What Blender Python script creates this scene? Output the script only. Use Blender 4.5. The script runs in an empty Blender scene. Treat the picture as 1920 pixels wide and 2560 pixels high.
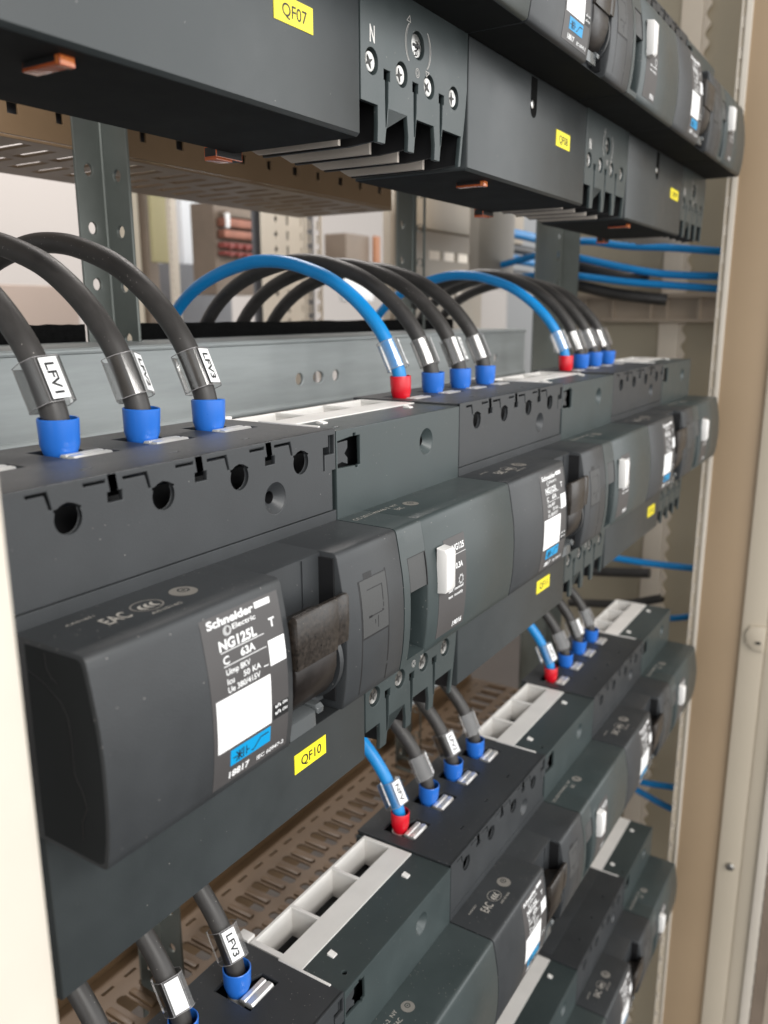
import bpy, bmesh, math, random
from mathutils import Vector, Matrix
random.seed(7)
S = bpy.context.scene
COL = S.collection
K = 0.001                      # everything below is written in millimetres

# ------------------------------------------------------------------ camera
cam_d = bpy.data.cameras.new("camera")
cam = bpy.data.objects.new("camera", cam_d)
COL.objects.link(cam)
R_ = Vector((0.53131984, -0.84716893, -0.00200972))
U_ = Vector((0.19713312, 0.12132834, 0.97284016))
F_ = Vector((0.82391612, 0.51728545, -0.2314692))
m = Matrix(((R_.x, U_.x, -F_.x), (R_.y, U_.y, -F_.y), (R_.z, U_.z, -F_.z))).to_4x4()
m.translation = Vector((-90.106, -140.996, 33.486)) * K
cam.matrix_world = m
cam_d.sensor_fit = 'HORIZONTAL'
cam_d.sensor_width = 36.0
cam_d.lens = 2089.64 / 1920 * 36.0
cam_d.clip_start = 0.005
cam_d.clip_end = 60
cam_d.dof.use_dof = True
cam_d.dof.focus_distance = 0.25
cam_d.dof.aperture_fstop = 23.0
S.camera = cam

# ------------------------------------------------------------------ room light
W = bpy.data.worlds.new("World")
S.world = W
W.use_nodes = True
nt = W.node_tree
nt.nodes.clear()
out = nt.nodes.new('ShaderNodeOutputWorld')
bg = nt.nodes.new('ShaderNodeBackground')
tc = nt.nodes.new('ShaderNodeTexCoord')
sx = nt.nodes.new('ShaderNodeSeparateXYZ')
mr = nt.nodes.new('ShaderNodeMapRange')
mr.inputs['From Min'].default_value = -1
mr.inputs['From Max'].default_value = 1
rp = nt.nodes.new('ShaderNodeValToRGB')
cr = rp.color_ramp
cr.elements[0].position = 0.0
cr.elements[0].color = (0.010, 0.009, 0.008, 1)
cr.elements[1].position = 1.0
cr.elements[1].color = (0.26, 0.26, 0.26, 1)
for p, c in ((0.15, (0.02, 0.018, 0.016)), (0.27, (0.12, 0.11, 0.10)), (0.37, (0.58, 0.57, 0.56)), (0.46, (1.75, 1.75, 1.73)), (0.56, (2.5, 2.52, 2.52)), (0.66, (2.65, 2.7, 2.7)), (0.76, (0.8, 0.8, 0.8)), (0.88, (0.30, 0.30, 0.30))):
    e = cr.elements.new(p)
    e.color = (*c, 1)
nt.links.new(tc.outputs['Generated'], sx.inputs[0])
nt.links.new(sx.outputs['Z'], mr.inputs['Value'])
nt.links.new(mr.outputs[0], rp.inputs[0])
nt.links.new(rp.outputs[0], bg.inputs[0])
mry = nt.nodes.new('ShaderNodeMapRange')      # the workshop lights hang behind the photographer
mry.interpolation_type = 'SMOOTHSTEP'
mry.inputs['From Min'].default_value = -0.55
mry.inputs['From Max'].default_value = 0.45
mry.inputs['To Min'].default_value = 1.0
mry.inputs['To Max'].default_value = 0.14
nt.links.new(sx.outputs['Y'], mry.inputs['Value'])
nt.links.new(mry.outputs[0], bg.inputs[1])
nt.links.new(bg.outputs[0], out.inputs[0])


def area(name, loc, tgt, sx_, sy_, power, col):
    l = bpy.data.lights.new(name, 'AREA')
    l.shape = 'RECTANGLE'
    l.size = sx_
    l.size_y = sy_
    l.energy = power
    l.color = col
    o = bpy.data.objects.new(name, l)
    COL.objects.link(o)
    o.location = loc
    d = Vector(tgt) - Vector(loc)
    o.rotation_euler = d.to_track_quat('-Z', 'Y').to_euler()
    return o


area('ceiling_and_fill_lamp', (-0.45, -1.9, 1.35), (0.2, 0, 0), 1.3, 0.35, 30, (1.0, 0.97, 0.93))
area('ceiling_and_fill_lamp', (0.2, -0.5, 1.9), (0.35, 0, 0), 1.2, 0.3, 4.5, (1.0, 0.95, 0.88))
area('ceiling_and_fill_lamp', (1.2, 1.0, 1.7), (1.1, 1.9, 0.0), 1.4, 0.5, 42, (1.0, 0.94, 0.90))  # unseen fill lamp, added and aimed to brighten the back wall
S.view_settings.view_transform = 'Standard'
S.view_settings.look = 'None'
S.view_settings.exposure = 0.22
S.view_settings.gamma = 1.0

# ------------------------------------------------------------------ materials


def pbsdf(name, col, rough=0.5, metal=0.0, spec=0.5, mott=0.0, mscale=60.0, bump=0.0, bscale=2500.0,
          dust=0.0, streak=None, trans=0.0, emit=None, coat=0.0, dustcol=(0.34, 0.32, 0.30)):
    M = bpy.data.materials.new(name)
    M.use_nodes = True
    n = M.node_tree
    b = n.nodes['Principled BSDF']
    b.inputs['Base Color'].default_value = (*col, 1)
    b.inputs['Roughness'].default_value = rough
    b.inputs['Metallic'].default_value = metal
    b.inputs['Specular IOR Level'].default_value = spec
    if trans:
        b.inputs['Transmission Weight'].default_value = trans
        b.inputs['IOR'].default_value = 1.3
    if coat:
        b.inputs['Coat Weight'].default_value = coat
    if emit:
        b.inputs['Emission Color'].default_value = (*col, 1)
        b.inputs['Emission Strength'].default_value = emit
    tcn = n.nodes.new('ShaderNodeTexCoord')
    src = tcn.outputs['Object']
    colsock = None
    if mott or streak:
        mp = n.nodes.new('ShaderNodeMapping')
        if streak:
            mp.inputs['Scale'].default_value = streak
        n.links.new(src, mp.inputs[0])
        ns = n.nodes.new('ShaderNodeTexNoise')
        ns.inputs['Scale'].default_value = mscale
        ns.inputs['Detail'].default_value = 6
        ns.inputs['Roughness'].default_value = 0.65
        n.links.new(mp.outputs[0], ns.inputs[0])
        r2 = n.nodes.new('ShaderNodeMapRange')
        r2.inputs['From Min'].default_value = 0.3
        r2.inputs['From Max'].default_value = 0.7
        r2.inputs['To Min'].default_value = 1 - mott
        r2.inputs['To Max'].default_value = 1 + mott
        n.links.new(ns.outputs[0], r2.inputs[0])
        vm = n.nodes.new('ShaderNodeVectorMath')
        vm.operation = 'SCALE'
        vm.inputs[0].default_value = col
        n.links.new(r2.outputs[0], vm.inputs['Scale'])
        colsock = vm.outputs[0]
        r3 = n.nodes.new('ShaderNodeMapRange')
        r3.inputs['From Min'].default_value = 0.3
        r3.inputs['From Max'].default_value = 0.7
        r3.inputs['To Min'].default_value = max(0.03, rough - 0.07)
        r3.inputs['To Max'].default_value = rough + 0.07
        n.links.new(ns.outputs[0], r3.inputs[0])
        n.links.new(r3.outputs[0], b.inputs['Roughness'])
    if dust:
        vo = n.nodes.new('ShaderNodeTexVoronoi')
        vo.inputs['Scale'].default_value = 640
        n.links.new(src, vo.inputs[0])
        lt = n.nodes.new('ShaderNodeMath')
        lt.operation = 'LESS_THAN'
        lt.inputs[1].default_value = 0.08
        n.links.new(vo.outputs['Distance'], lt.inputs[0])
        sp = n.nodes.new('ShaderNodeSeparateColor')
        n.links.new(vo.outputs['Color'], sp.inputs[0])
        gt = n.nodes.new('ShaderNodeMath')
        gt.operation = 'LESS_THAN'
        gt.inputs[1].default_value = dust
        n.links.new(sp.outputs[0], gt.inputs[0])
        ge = n.nodes.new('ShaderNodeNewGeometry')
        sz = n.nodes.new('ShaderNodeSeparateXYZ')
        n.links.new(ge.outputs['Normal'], sz.inputs[0])
        dm = n.nodes.new('ShaderNodeMapRange')      # dust settles on faces that look up
        dm.inputs['From Min'].default_value = 0.0
        dm.inputs['From Max'].default_value = 1.0
        dm.inputs['To Min'].default_value = dust
        dm.inputs['To Max'].default_value = min(0.8, dust * 5)
        n.links.new(sz.outputs[2], dm.inputs['Value'])
        n.links.new(dm.outputs[0], gt.inputs[1])
        mu = n.nodes.new('ShaderNodeMath')
        mu.operation = 'MULTIPLY'
        n.links.new(lt.outputs[0], mu.inputs[0])
        n.links.new(gt.outputs[0], mu.inputs[1])
        mx = n.nodes.new('ShaderNodeMix')
        mx.data_type = 'RGBA'
        n.links.new(mu.outputs[0], mx.inputs['Factor'])
        if colsock:
            n.links.new(colsock, mx.inputs[6])
        else:
            mx.inputs[6].default_value = (*col, 1)
        mx.inputs[7].default_value = (*dustcol, 1)
        colsock = mx.outputs[2]
    if colsock:
        n.links.new(colsock, b.inputs['Base Color'])
    if bump:
        n2 = n.nodes.new('ShaderNodeTexNoise')
        n2.inputs['Scale'].default_value = bscale
        n2.inputs['Detail'].default_value = 3
        n.links.new(src, n2.inputs[0])
        bp_ = n.nodes.new('ShaderNodeBump')
        bp_.inputs['Strength'].default_value = bump
        bp_.inputs['Distance'].default_value = 0.00012
        n.links.new(n2.outputs[0], bp_.inputs['Height'])
        n.links.new(bp_.outputs[0], b.inputs['Normal'])
    return M


DARK = pbsdf('charcoal_plastic', (0.035, 0.038, 0.041), 0.44, spec=0.5, mott=0.16, mscale=30, bump=0.35, dust=0.10)
TEAL = pbsdf('slate_plastic', (0.040, 0.053, 0.054), 0.38, spec=0.55, mott=0.14, mscale=30, bump=0.30, dust=0.12)
COVER = pbsdf('cover_plastic', (0.032, 0.038, 0.040), 0.38, spec=0.55, mott=0.14, mscale=30, bump=0.30, dust=0.05)
SLOT = pbsdf('screw_slot_shadow', (0.06, 0.058, 0.055), 0.5, metal=0.5)
SHADEMATTE = pbsdf('shade_darkened_plastic', (0.022, 0.024, 0.025), 0.75, spec=0.12, mott=0.1)  # darker, duller copy of the case plastic; shade of the undersides put into it
BLACK = pbsdf('black_plastic', (0.010, 0.010, 0.011), 0.5, mott=0.15, bump=0.3)
BROWNBLK = pbsdf('worn_handle_plastic', (0.022, 0.017, 0.0135), 0.33, mott=0.85, mscale=800, bump=0.5, bscale=900, dust=0.35,
                 dustcol=(0.16, 0.13, 0.10))
PANEL = pbsdf('rating_plate_ink', (0.068, 0.064, 0.064), 0.45, mott=0.05)
WHITEINK = pbsdf('white_ink', (0.80, 0.80, 0.80), 0.5)
GREYINK = pbsdf('grey_ink', (0.46, 0.43, 0.39), 0.55)
WHITEFIELD = pbsdf('white_field', (0.90, 0.90, 0.90), 0.4)
BLUEFIELD = pbsdf('blue_field', (0.0, 0.30, 0.62), 0.4)
YEL = pbsdf('yellow_sticker', (0.92, 0.78, 0.03), 0.4)
INK = pbsdf('black_ink', (0.012, 0.012, 0.013), 0.5)
LGREY = pbsdf('light_grey_plastic', (0.76, 0.74, 0.71), 0.42, mott=0.04, bump=0.15)
FIN = pbsdf('beige_fin_plastic', (0.50, 0.45, 0.40), 0.5, mott=0.06)
WROCK = pbsdf('white_rocker_plastic', (0.82, 0.80, 0.78), 0.35)
STEEL = pbsdf('screw_steel', (0.50, 0.49, 0.47), 0.3, metal=1.0, mott=0.5, mscale=300)
TIN = pbsdf('tinned_metal', (0.80, 0.79, 0.77), 0.34, metal=0.6, mott=0.03, mscale=200)
GALV = pbsdf('galvanised_steel', (0.35, 0.375, 0.375), 0.55, metal=0.3, mott=0.16, mscale=22, streak=(0.5, 1, 5), bump=0.15, bscale=400)
GALVD = pbsdf('dull_galvanised_steel', (0.20, 0.215, 0.20), 0.45, metal=0.6, mott=0.15, mscale=25, bump=0.15, bscale=400)
FOAM = pbsdf('black_foam', (0.007, 0.007, 0.007), 0.95, spec=0.1, mott=0.5, mscale=500, bump=1.0, bscale=1400)
CABLE = pbsdf('black_cable_sheath', (0.036, 0.033, 0.031), 0.46, mott=0.3, mscale=90, streak=(5, 1, 1), bump=0.25, dust=0.30,
              dustcol=(0.35, 0.33, 0.3))
BCABLE = pbsdf('blue_cable_sheath', (0.004, 0.235, 0.60), 0.36, mott=0.05, mscale=80)
RCABLE = pbsdf('red_cable_sheath', (0.55, 0.02, 0.015), 0.4)
BOOTB = pbsdf('blue_boot', (0.022, 0.155, 0.60), 0.30, mott=0.03)
BOOTR = pbsdf('red_boot', (0.62, 0.006, 0.018), 0.30, mott=0.03)
ORANGE = pbsdf('orange_clip_plastic', (0.60, 0.12, 0.03), 0.25, coat=0.5)
ORANGELIT = pbsdf('lit_through_orange', (0.95, 0.28, 0.08), 0.25, coat=0.5)  # lighter copy of the clip orange; light shining through is put into the colour
CREAM = pbsdf('cream_paint', (0.68, 0.60, 0.50), 0.5, mott=0.02)
CREAMB = pbsdf('cream_and_lit_edge', (0.66, 0.60, 0.52), 0.4, mott=0.02)
BEIGE = pbsdf('beige_paint', (0.38, 0.275, 0.175), 0.5, mott=0.03, mscale=8)
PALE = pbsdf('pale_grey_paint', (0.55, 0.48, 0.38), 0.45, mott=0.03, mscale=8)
OLIVE = pbsdf('olive_beige_paint', (0.40, 0.35, 0.26), 0.5, mott=0.05, mscale=5)
TRAY = pbsdf('brown_tray_paint', (0.21, 0.135, 0.075), 0.42, mott=0.12, mscale=15)
CHALK = pbsdf('white_wall_paint', (0.36, 0.33, 0.31), 0.8)
BROWN = pbsdf('brown_board', (0.22, 0.17, 0.13), 0.6, mott=0.2, mscale=10)
YELD = pbsdf('dull_yellow_paint', (0.42, 0.37, 0.20), 0.6)
COPPER = pbsdf('copper_bar', (0.26, 0.11, 0.075), 0.35, metal=0.6, mott=0.3, mscale=30)
GREYD = pbsdf('grey_machine_paint', (0.16, 0.16, 0.17), 0.6, mott=0.2, mscale=8)
REDP = pbsdf('red_paint', (0.26, 0.055, 0.045), 0.5)


def clear_mat():
    M = bpy.data.materials.new('clear_sleeve_plastic')
    M.use_nodes = True
    n = M.node_tree
    n.nodes.clear()
    o = n.nodes.new('ShaderNodeOutputMaterial')
    t = n.nodes.new('ShaderNodeBsdfTransparent')
    t.inputs[0].default_value = (0.93, 0.92, 0.91, 1)
    g = n.nodes.new('ShaderNodeBsdfGlossy')
    g.inputs['Roughness'].default_value = 0.12
    g.inputs['Color'].default_value = (1, 1, 1, 1)
    f = n.nodes.new('ShaderNodeFresnel')
    f.inputs['IOR'].default_value = 1.55
    ad = n.nodes.new('ShaderNodeMath')
    ad.operation = 'MULTIPLY_ADD'
    ad.inputs[1].default_value = 0.6
    ad.inputs[2].default_value = 0.04
    mx = n.nodes.new('ShaderNodeMixShader')
    n.links.new(f.outputs[0], ad.inputs[0])
    n.links.new(ad.outputs[0], mx.inputs[0])
    n.links.new(t.outputs[0], mx.inputs[1])
    n.links.new(g.outputs[0], mx.inputs[2])
    n.links.new(mx.outputs[0], o.inputs[0])
    return M


CLEAR = clear_mat()

# ------------------------------------------------------------------ mesh helpers


class MB:
    """collects shapes (in mm) and links them as ONE mesh object"""

    def __init__(s):
        s.bm = bmesh.new()

    def box(s, x0, x1, y0, y1, z0, z1, bev=0.0, mi=0):
        vs = [s.bm.verts.new((x, y, z)) for x in (x0, x1) for y in (y0, y1) for z in (z0, z1)]
        idx = ((0, 1, 3, 2), (4, 6, 7, 5), (0, 4, 5, 1), (2, 3, 7, 6), (0, 2, 6, 4), (1, 5, 7, 3))
        fs = [s.bm.faces.new([vs[i] for i in f]) for f in idx]
        for f in fs:
            f.material_index = mi
        if bev:
            es = list({e for f in fs for e in f.edges})
            bmesh.ops.bevel(s.bm, geom=es, offset=bev, segments=2, profile=0.6, affect='EDGES', clamp_overlap=True)
        return s

    def prism(s, prof, a0, a1, axis='x', bev=0.0, mi=0):
        """prof: list of (p,q); axis x: (y,z); axis y: (x,z); axis z: (x,y)"""
        n = len(prof)
        ar = sum(prof[i][0] * prof[(i + 1) % n][1] - prof[(i + 1) % n][0] * prof[i][1] for i in range(n))
        if ar < 0:
            prof = prof[::-1]

        def inset(b):
            o = []
            for i in range(n):
                p0, p1, p2 = Vector(prof[i - 1]), Vector(prof[i]), Vector(prof[(i + 1) % n])
                d1, d2 = (p1 - p0), (p2 - p1)
                if d1.length < 1e-6 or d2.length < 1e-6:
                    o.append(tuple(p1))
                    continue
                n1 = Vector((-d1.y, d1.x)).normalized()
                n2 = Vector((-d2.y, d2.x)).normalized()
                k = (n1 + n2)
                k = k / max(0.35, k.length_squared / 2)
                o.append(tuple(p1 + k * b))
            return o
        rings = [(a0, 0), (a1, 0)] if not bev else [(a0, bev), (a0 + bev * 0.35, bev * 0.35), (a0 + bev, 0), (a1 - bev, 0),
                                                     (a1 - bev * 0.35, bev * 0.35), (a1, bev)]
        mk = {'x': lambda a, p: (a, p[0], p[1]), 'y': lambda a, p: (p[0], a, p[1]), 'z': lambda a, p: (p[0], p[1], a)}[axis]
        V = []
        for a, b in rings:
            pr = inset(b) if b else prof
            V.append([s.bm.verts.new(mk(a, p)) for p in pr])
        for i in range(len(V) - 1):
            for j in range(n):
                k = (j + 1) % n
                f = s.bm.faces.new((V[i][j], V[i][k], V[i + 1][k], V[i + 1][j]))
                f.material_index = mi
        f = s.bm.faces.new(V[0][::-1])
        f.material_index = mi
        f = s.bm.faces.new(V[-1])
        f.material_index = mi
        return s

    def lathe(s, prof, c, axis='z', n=28, mi=0, closed=False):
        """prof: (r, h) points; revolve about axis through c"""
        rings = []
        for r, h in prof:
            ring = []
            for i in range(n):
                a = 2 * math.pi * i / n
                u, v = r * math.cos(a), r * math.sin(a)
                if axis == 'z':
                    p = (c[0] + u, c[1] + v, c[2] + h)
                elif axis == 'y':
                    p = (c[0] + u, c[1] + h, c[2] + v)
                else:
                    p = (c[0] + h, c[1] + u, c[2] + v)
                ring.append(s.bm.verts.new(p))
            rings.append(ring)
        for i in range(len(rings) - 1):
            for j in range(n):
                k = (j + 1) % n
                f = s.bm.faces.new((rings[i][j], rings[i][k], rings[i + 1][k], rings[i + 1][j]))
                f.material_index = mi
        if closed:
            s.bm.faces.new(rings[0])
            s.bm.faces.new(rings[-1])
        return s

    def tube(s, pts, r, n=20, cap=True, mi=0):
        pts = [Vector(p) for p in pts]
        rings = []
        up = Vector((1, 0, 0))
        for i, p in enumerate(pts):
            t = (pts[min(i + 1, len(pts) - 1)] - pts[max(i - 1, 0)]).normalized()
            a = up - t * up.dot(t)
            if a.length < 1e-3:
                a = Vector((0, 1, 0)) - t * t.y
            a.normalize()
            up = a
            b = t.cross(a)
            rr = r[i] if isinstance(r, (list, tuple)) else r
            rings.append([s.bm.verts.new(p + (a * math.cos(2 * math.pi * j / n) + b * math.sin(2 * math.pi * j / n)) * rr) for j in range(n)])
        for i in range(len(rings) - 1):
            for j in range(n):
                k = (j + 1) % n
                f = s.bm.faces.new((rings[i][j], rings[i][k], rings[i + 1][k], rings[i + 1][j]))
                f.material_index = mi
        if cap:
            s.bm.faces.new(rings[0][::-1]).material_index = mi
            s.bm.faces.new(rings[-1]).material_index = mi
        return s

    def add_mesh(s, me, fn, mi=0):
        """append a mesh, mapping each vertex with fn"""
        vs = [s.bm.verts.new(fn(v.co)) for v in me.vertices]
        for p in me.polygons:
            try:
                f = s.bm.faces.new([vs[i] for i in p.vertices])
                f.material_index = mi
            except ValueError:
                pass
        return s

    def build(s, name, mats, parent=None, sharp=35, loc=None):
        bm = s.bm
        bmesh.ops.recalc_face_normals(bm, faces=bm.faces)
        bmesh.ops.scale(bm, vec=(K, K, K), verts=bm.verts)
        me = bpy.data.meshes.new(name)
        bm.to_mesh(me)
        bm.free()
        for mt in (mats if isinstance(mats, (list, tuple)) else [mats]):
            me.materials.append(mt)
        if sharp is not None:
            for p in me.polygons:
                p.use_smooth = True
            me.set_sharp_from_angle(angle=math.radians(sharp))
        o = bpy.data.objects.new(name, me)
        COL.objects.link(o)
        if parent:
            o.parent = parent
        if loc:
            o.location = Vector(loc) * K
        return o


def curve_mesh(cu):
    o = bpy.data.objects.new('tmp', cu)
    COL.objects.link(o)
    dg = bpy.context.evaluated_depsgraph_get()
    me = bpy.data.meshes.new_from_object(o.evaluated_get(dg))
    bpy.data.objects.remove(o)
    return me


def plate_mesh(outer, holes, t, bev=0.0):
    """flat plate with holes in the uv plane, thickness t centred on w=0, edges eased by bev"""
    cu = bpy.data.curves.new('plate', 'CURVE')
    cu.dimensions = '2D'
    cu.fill_mode = 'BOTH'
    cu.extrude = t / 2 - bev
    cu.bevel_depth = bev
    cu.bevel_resolution = 1
    cu.offset = -bev
    for poly in [outer] + list(holes):
        sp = cu.splines.new('POLY')
        sp.points.add(len(poly) - 1)
        for i, (u, v) in enumerate(poly):
            sp.points[i].co = (u, v, 0, 1)
        sp.use_cyclic_u = True
    return curve_mesh(cu)


def plate(mb, outer, holes, t, plane, at, bev=0.0, mi=0):
    """plane 'front': uv = x,z with its front face at y=at; 'top': uv = x,y, upper face at z=at; 'side': uv = y,z, near face at x=at"""
    me = plate_mesh(outer, holes, t, bev)
    if plane == 'front':
        mb.add_mesh(me, lambda c: (c.x, at + t / 2 - c.z, c.y), mi)
    elif plane == 'top':
        mb.add_mesh(me, lambda c: (c.x, c.y, at - t / 2 + c.z), mi)
    else:
        mb.add_mesh(me, lambda c: (at + t / 2 - c.z, c.x, c.y), mi)
    bpy.data.meshes.remove(me)


def rect(x0, x1, z0, z1):
    return [(x0, z0), (x1, z0), (x1, z1), (x0, z1)]


def circ(cx, cz, r, n=24, ry=None):
    return [(cx + r * math.cos(2 * math.pi * i / n), cz + (ry or r) * math.sin(2 * math.pi * i / n)) for i in range(n)]


FONT_CACHE = {}


def text_mesh(s, bold=0.0, thick=0.02):
    key = (s, bold)
    if key not in FONT_CACHE:
        cu = bpy.data.curves.new('lettering', 'FONT')
        cu.body = s
        cu.size = 1.0
        cu.extrude = 0.0
        cu.offset = bold
        cu.resolution_u = 4
        me = curve_mesh(cu)
        xs = [v.co.x for v in me.vertices]
        FONT_CACHE[key] = (me, min(xs), max(xs))
    return FONT_CACHE[key]


def text(mb, s, x0, x1, zb, h, fn, bold=0.0, mi=0):
    """s stretched from x0 to x1, baseline zb, cap height h; fn maps (u, v) to a point"""
    me, a, b = text_mesh(s, bold)
    kx = (x1 - x0) / (b - a)
    kz = h / 0.70
    mb.add_mesh(me, lambda c: fn(x0 + (c.x - a) * kx, zb + c.y * kz), mi)


def smooth_path(pts, sub=6):
    P = [Vector(p) for p in pts]
    P = [P[0] * 2 - P[1]] + P + [P[-1] * 2 - P[-2]]
    o = []
    for i in range(1, len(P) - 2):
        for j in range(sub):
            t = j / sub
            a, b, c, d = P[i - 1], P[i], P[i + 1], P[i + 2]
            o.append(0.5 * ((2 * b) + (c - a) * t + (2 * a - 5 * b + 4 * c - d) * t * t + (3 * b - a - 3 * c + d) * t ** 3))
    o.append(P[-2])
    return o


def thing(name, label, cat, loc=(0, 0, 0), group=None):
    o = bpy.data.objects.new(name, None)
    o.empty_display_size = 0.01
    COL.objects.link(o)
    o.location = Vector(loc) * K
    return tag(o, label, cat, group)


def tag(o, label, cat, group=None):
    o['label'] = label
    o['category'] = cat
    if group:
        o['group'] = group
    return o


def copy_tree(o, parent=None):
    c = o.copy()
    COL.objects.link(c)
    c.parent = parent
    for ch in list(o.children):
        copy_tree(ch, c)
    return c


# nose front surface ----------------------------------------------------------
NP = [(-27.6, -20.4), (-30, -21.1), (-33, -21.7), (-36, -22.2), (-40, -22.9), (-44, -23.35), (-48, -23.6), (-52, -23.65),
      (-56, -23.6), (-60, -23.4), (-64, -23.0), (-67.7, -22.4), (-69.8, -22.0)]


def ny(z):
    if z >= NP[0][0]:
        return NP[0][1]
    for (a, ya), (b, yb) in zip(NP, NP[1:]):
        if z >= b:
            return ya + (yb - ya) * (a - z) / (a - b)
    return NP[-1][1]


def on_nose(off):
    return lambda u, v: (u, ny(v) - off, v)


def nose_patch(mb, x0, x1, z0, z1, off, mi=0, n=10, th=0.25):
    prof = []
    for i in range(n + 1):
        z = z0 + (z1 - z0) * i / n
        prof.append((ny(z) - off, z))
    for i in range(n, -1, -1):
        z = z0 + (z1 - z0) * i / n
        prof.append((ny(z) - off + th, z))
    mb.prism(prof, x0, x1, 'x', mi=mi)


def nose_front(ztop=-27.0):
    pr = [(-19.0, -26.78), (-19.9, -27.0), (-20.4, -27.4), (-20.75, -28.2)]
    pr += [(y, z) for z, y in NP[1:]]
    pr += [(-21.4, -70.3), (-20.5, -70.6)]
    return pr


DY = 48.0
# ------------------------------------------------------------------ circuit breaker prototype
POLE = (14.7, 40.4, 66.0, 91.2)
BOOT = (12.0, 38.4, 64.2, 89.8)


def make_breaker():
    t = thing('circuit_breaker', '', 'circuit breaker')
    m_ = MB()
    # shoulder front plate with wire holes and moulded slots
    holes = []
    for i, c in enumerate(POLE):
        h = []
        for k in range(25):
            a = math.radians(-205 + k * 230 / 24)
            h.append((c + 3.6 * math.cos(a), -6.7 + 3.6 * math.sin(a)))
        h += [(c + 3.9, -4.6), (c + 3.2, -4.3), (c + 1.7, -3.5), (c, -3.1), (c - 1.6, -3.5), (c - 2.6, -4.1), (c - 4.2, -4.3), (c - 4.3, -3.8),
              (c - 5.1, -1.1), (c - 11.2 + (2 if i == 0 else 0), -1.15), (c - 11.2 + (2 if i == 0 else 0), -0.5), (c - 4.5, -0.45), (c - 4.15, -1.6), (c - 3.7, -3.6), (c - 3.5, -5.0)]
        holes.append(h)
        if i < 3:
            s = c + 11.6
            holes.append([(s - 1.0, 0.5), (s + 0.8, 0.5), (s + 1.3, -3.2), (s + 2.4, -3.2), (s + 2.5, -5.4), (s - 1.5, -5.4), (s - 1.4, -3.2), (s - 0.5, -3.2)])
            holes.append(rect(c + 4.2, c + 9.8, -1.05, -0.3))
    holes.append(circ(79.8, -14.8, 4.25, 32))
    holes.append([(101.7, -4.2), (104.3, -4.2), (104.3, -0.9), (107.0, -0.9), (107.0, -6.4), (102.4, -6.4), (102.4, -11.0), (101.7, -11.0)])
    plate(m_, [(0.2, -23.2), (106.0, -23.2), (106.0, -11.3), (107.8, -11.3), (107.8, 0.8), (0.2, 0.8)], holes, 1.3, 'front', 0.0, bev=0.22)
    plate(m_, rect(0.2, 107.8, -27.4, -23.45), [], 1.3, 'front', 0.0, bev=0.12)
    # top plate with pockets
    pk = [[(c - 5.4, 22.0), (c + 9.5, 22.0), (c + 9.5, 29.5), (c + 5.6, 31.0), (c + 5.6, 38.5), (c - 5.4, 38.5)] for c in BOOT]
    sl = [rect(c + 10.6, c + 13.6, 8.2, 8.9) for c in POLE[:3]]
    plate(m_, rect(0.2, 107.8, 0.35, 47.8), pk + sl, 1.4, 'top', 0.8, bev=0.25)
    # walls and inner block
    m_.box(0.2, 1.4, 1.3, 47.5, -69.0, -0.6)
    m_.box(106.3, 107.4, 1.3, 47.5, -69.0, -0.6)
    m_.box(0.3, 107.5, 46.4, 47.6, -69.0, -0.7)
    m_.box(1.4, 106.3, 9.0, 46.4, -66.0, -6.5, mi=1)
    m_.box(1.4, 106.3, 2.5, 9.0, -66.0, -24.0, mi=1)
    m_.box(0.3, 107.7, 0.6, 46, -70.2, -66.0)
    # nose: solid left part, toggle bay, solid right part
    full = nose_front() + [(0.4, -70.6), (0.4, -26.6)]
    m_.prism(full, 0.15, 55.6, 'x', bev=0.2)
    m_.prism(full, 78.6, 107.85, 'x', bev=0.32)
    bay = [(0.4, -26.62), (-14.2, -26.8), (-15.2, -27.3), (-15.2, -65.0), (-16.0, -68.0), (0.4, -70.4)]
    m_.prism(bay, 55.0, 79.2, 'x', bev=0.0)
    m_.box(70.6, 71.0, -15.6, -15.0, -64, -27.6)
    m_.box(77.9, 78.5, -19.9, -15.0, -68.0, -28.2, mi=1)  # thin black sheet painting the shade on the bay's right wall
    # left wall relief on the side of the nose
    # end face: a thin rim round a slightly sunken dark panel with moulded lines
    rim = nose_front()
    ins = [(y + 1.0, z - 0.9 if z > -40 else (z + 0.9 if z < -66 else z)) for y, z in rim]
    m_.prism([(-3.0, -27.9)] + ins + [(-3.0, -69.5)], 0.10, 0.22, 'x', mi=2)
    for pl_ in ([(-3.2, -33.0), (-8.5, -35.0), (-12.5, -37.6), (-14.2, -40.5), (-14.8, -46), (-14.6, -52), (-16.6, -55.5), (-17.4, -58.5), (-15.6, -62), (-15.4, -66)],
                [(-9.0, -28.4), (-9.2, -31.5), (-10.4, -33.2), (-12.2, -34.0)]):
        m_.tube([(0.08, y, z) for y, z in pl_], 0.16, 6, mi=1)
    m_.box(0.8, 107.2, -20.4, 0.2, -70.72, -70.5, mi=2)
    m_.build('case', [DARK, BLACK, SHADEMATTE], t, sharp=38)
    # cone recess
    MB().lathe([(4.25, 0.15), (1.75, 2.3)], (79.8, 0, -14.8), 'y', 36).lathe([(1.75, 2.3), (1.7, 6.5), (0.01, 6.5)], (79.8, 0, -14.8), 'y', 24, mi=1).build('screw_recess', [DARK, BLACK], t, 60)
    # link piece bridging to the neighbour
    b = MB()
    plate(b, [(102.6, -10.7), (106.9, -10.7), (112.0, -9.9), (115.0, -10.8), (115.0, -8.8), (113.4, -7.4), (115.0, -5.9), (115.0, -3.6), (109.4, -3.8),
              (107.6, -4.2), (107.4, -6.7), (102.6, -6.7)], [], 0.8, 'front', 0.7, bev=0.15)
    b.build('link_clip', DARK, t)
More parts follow.
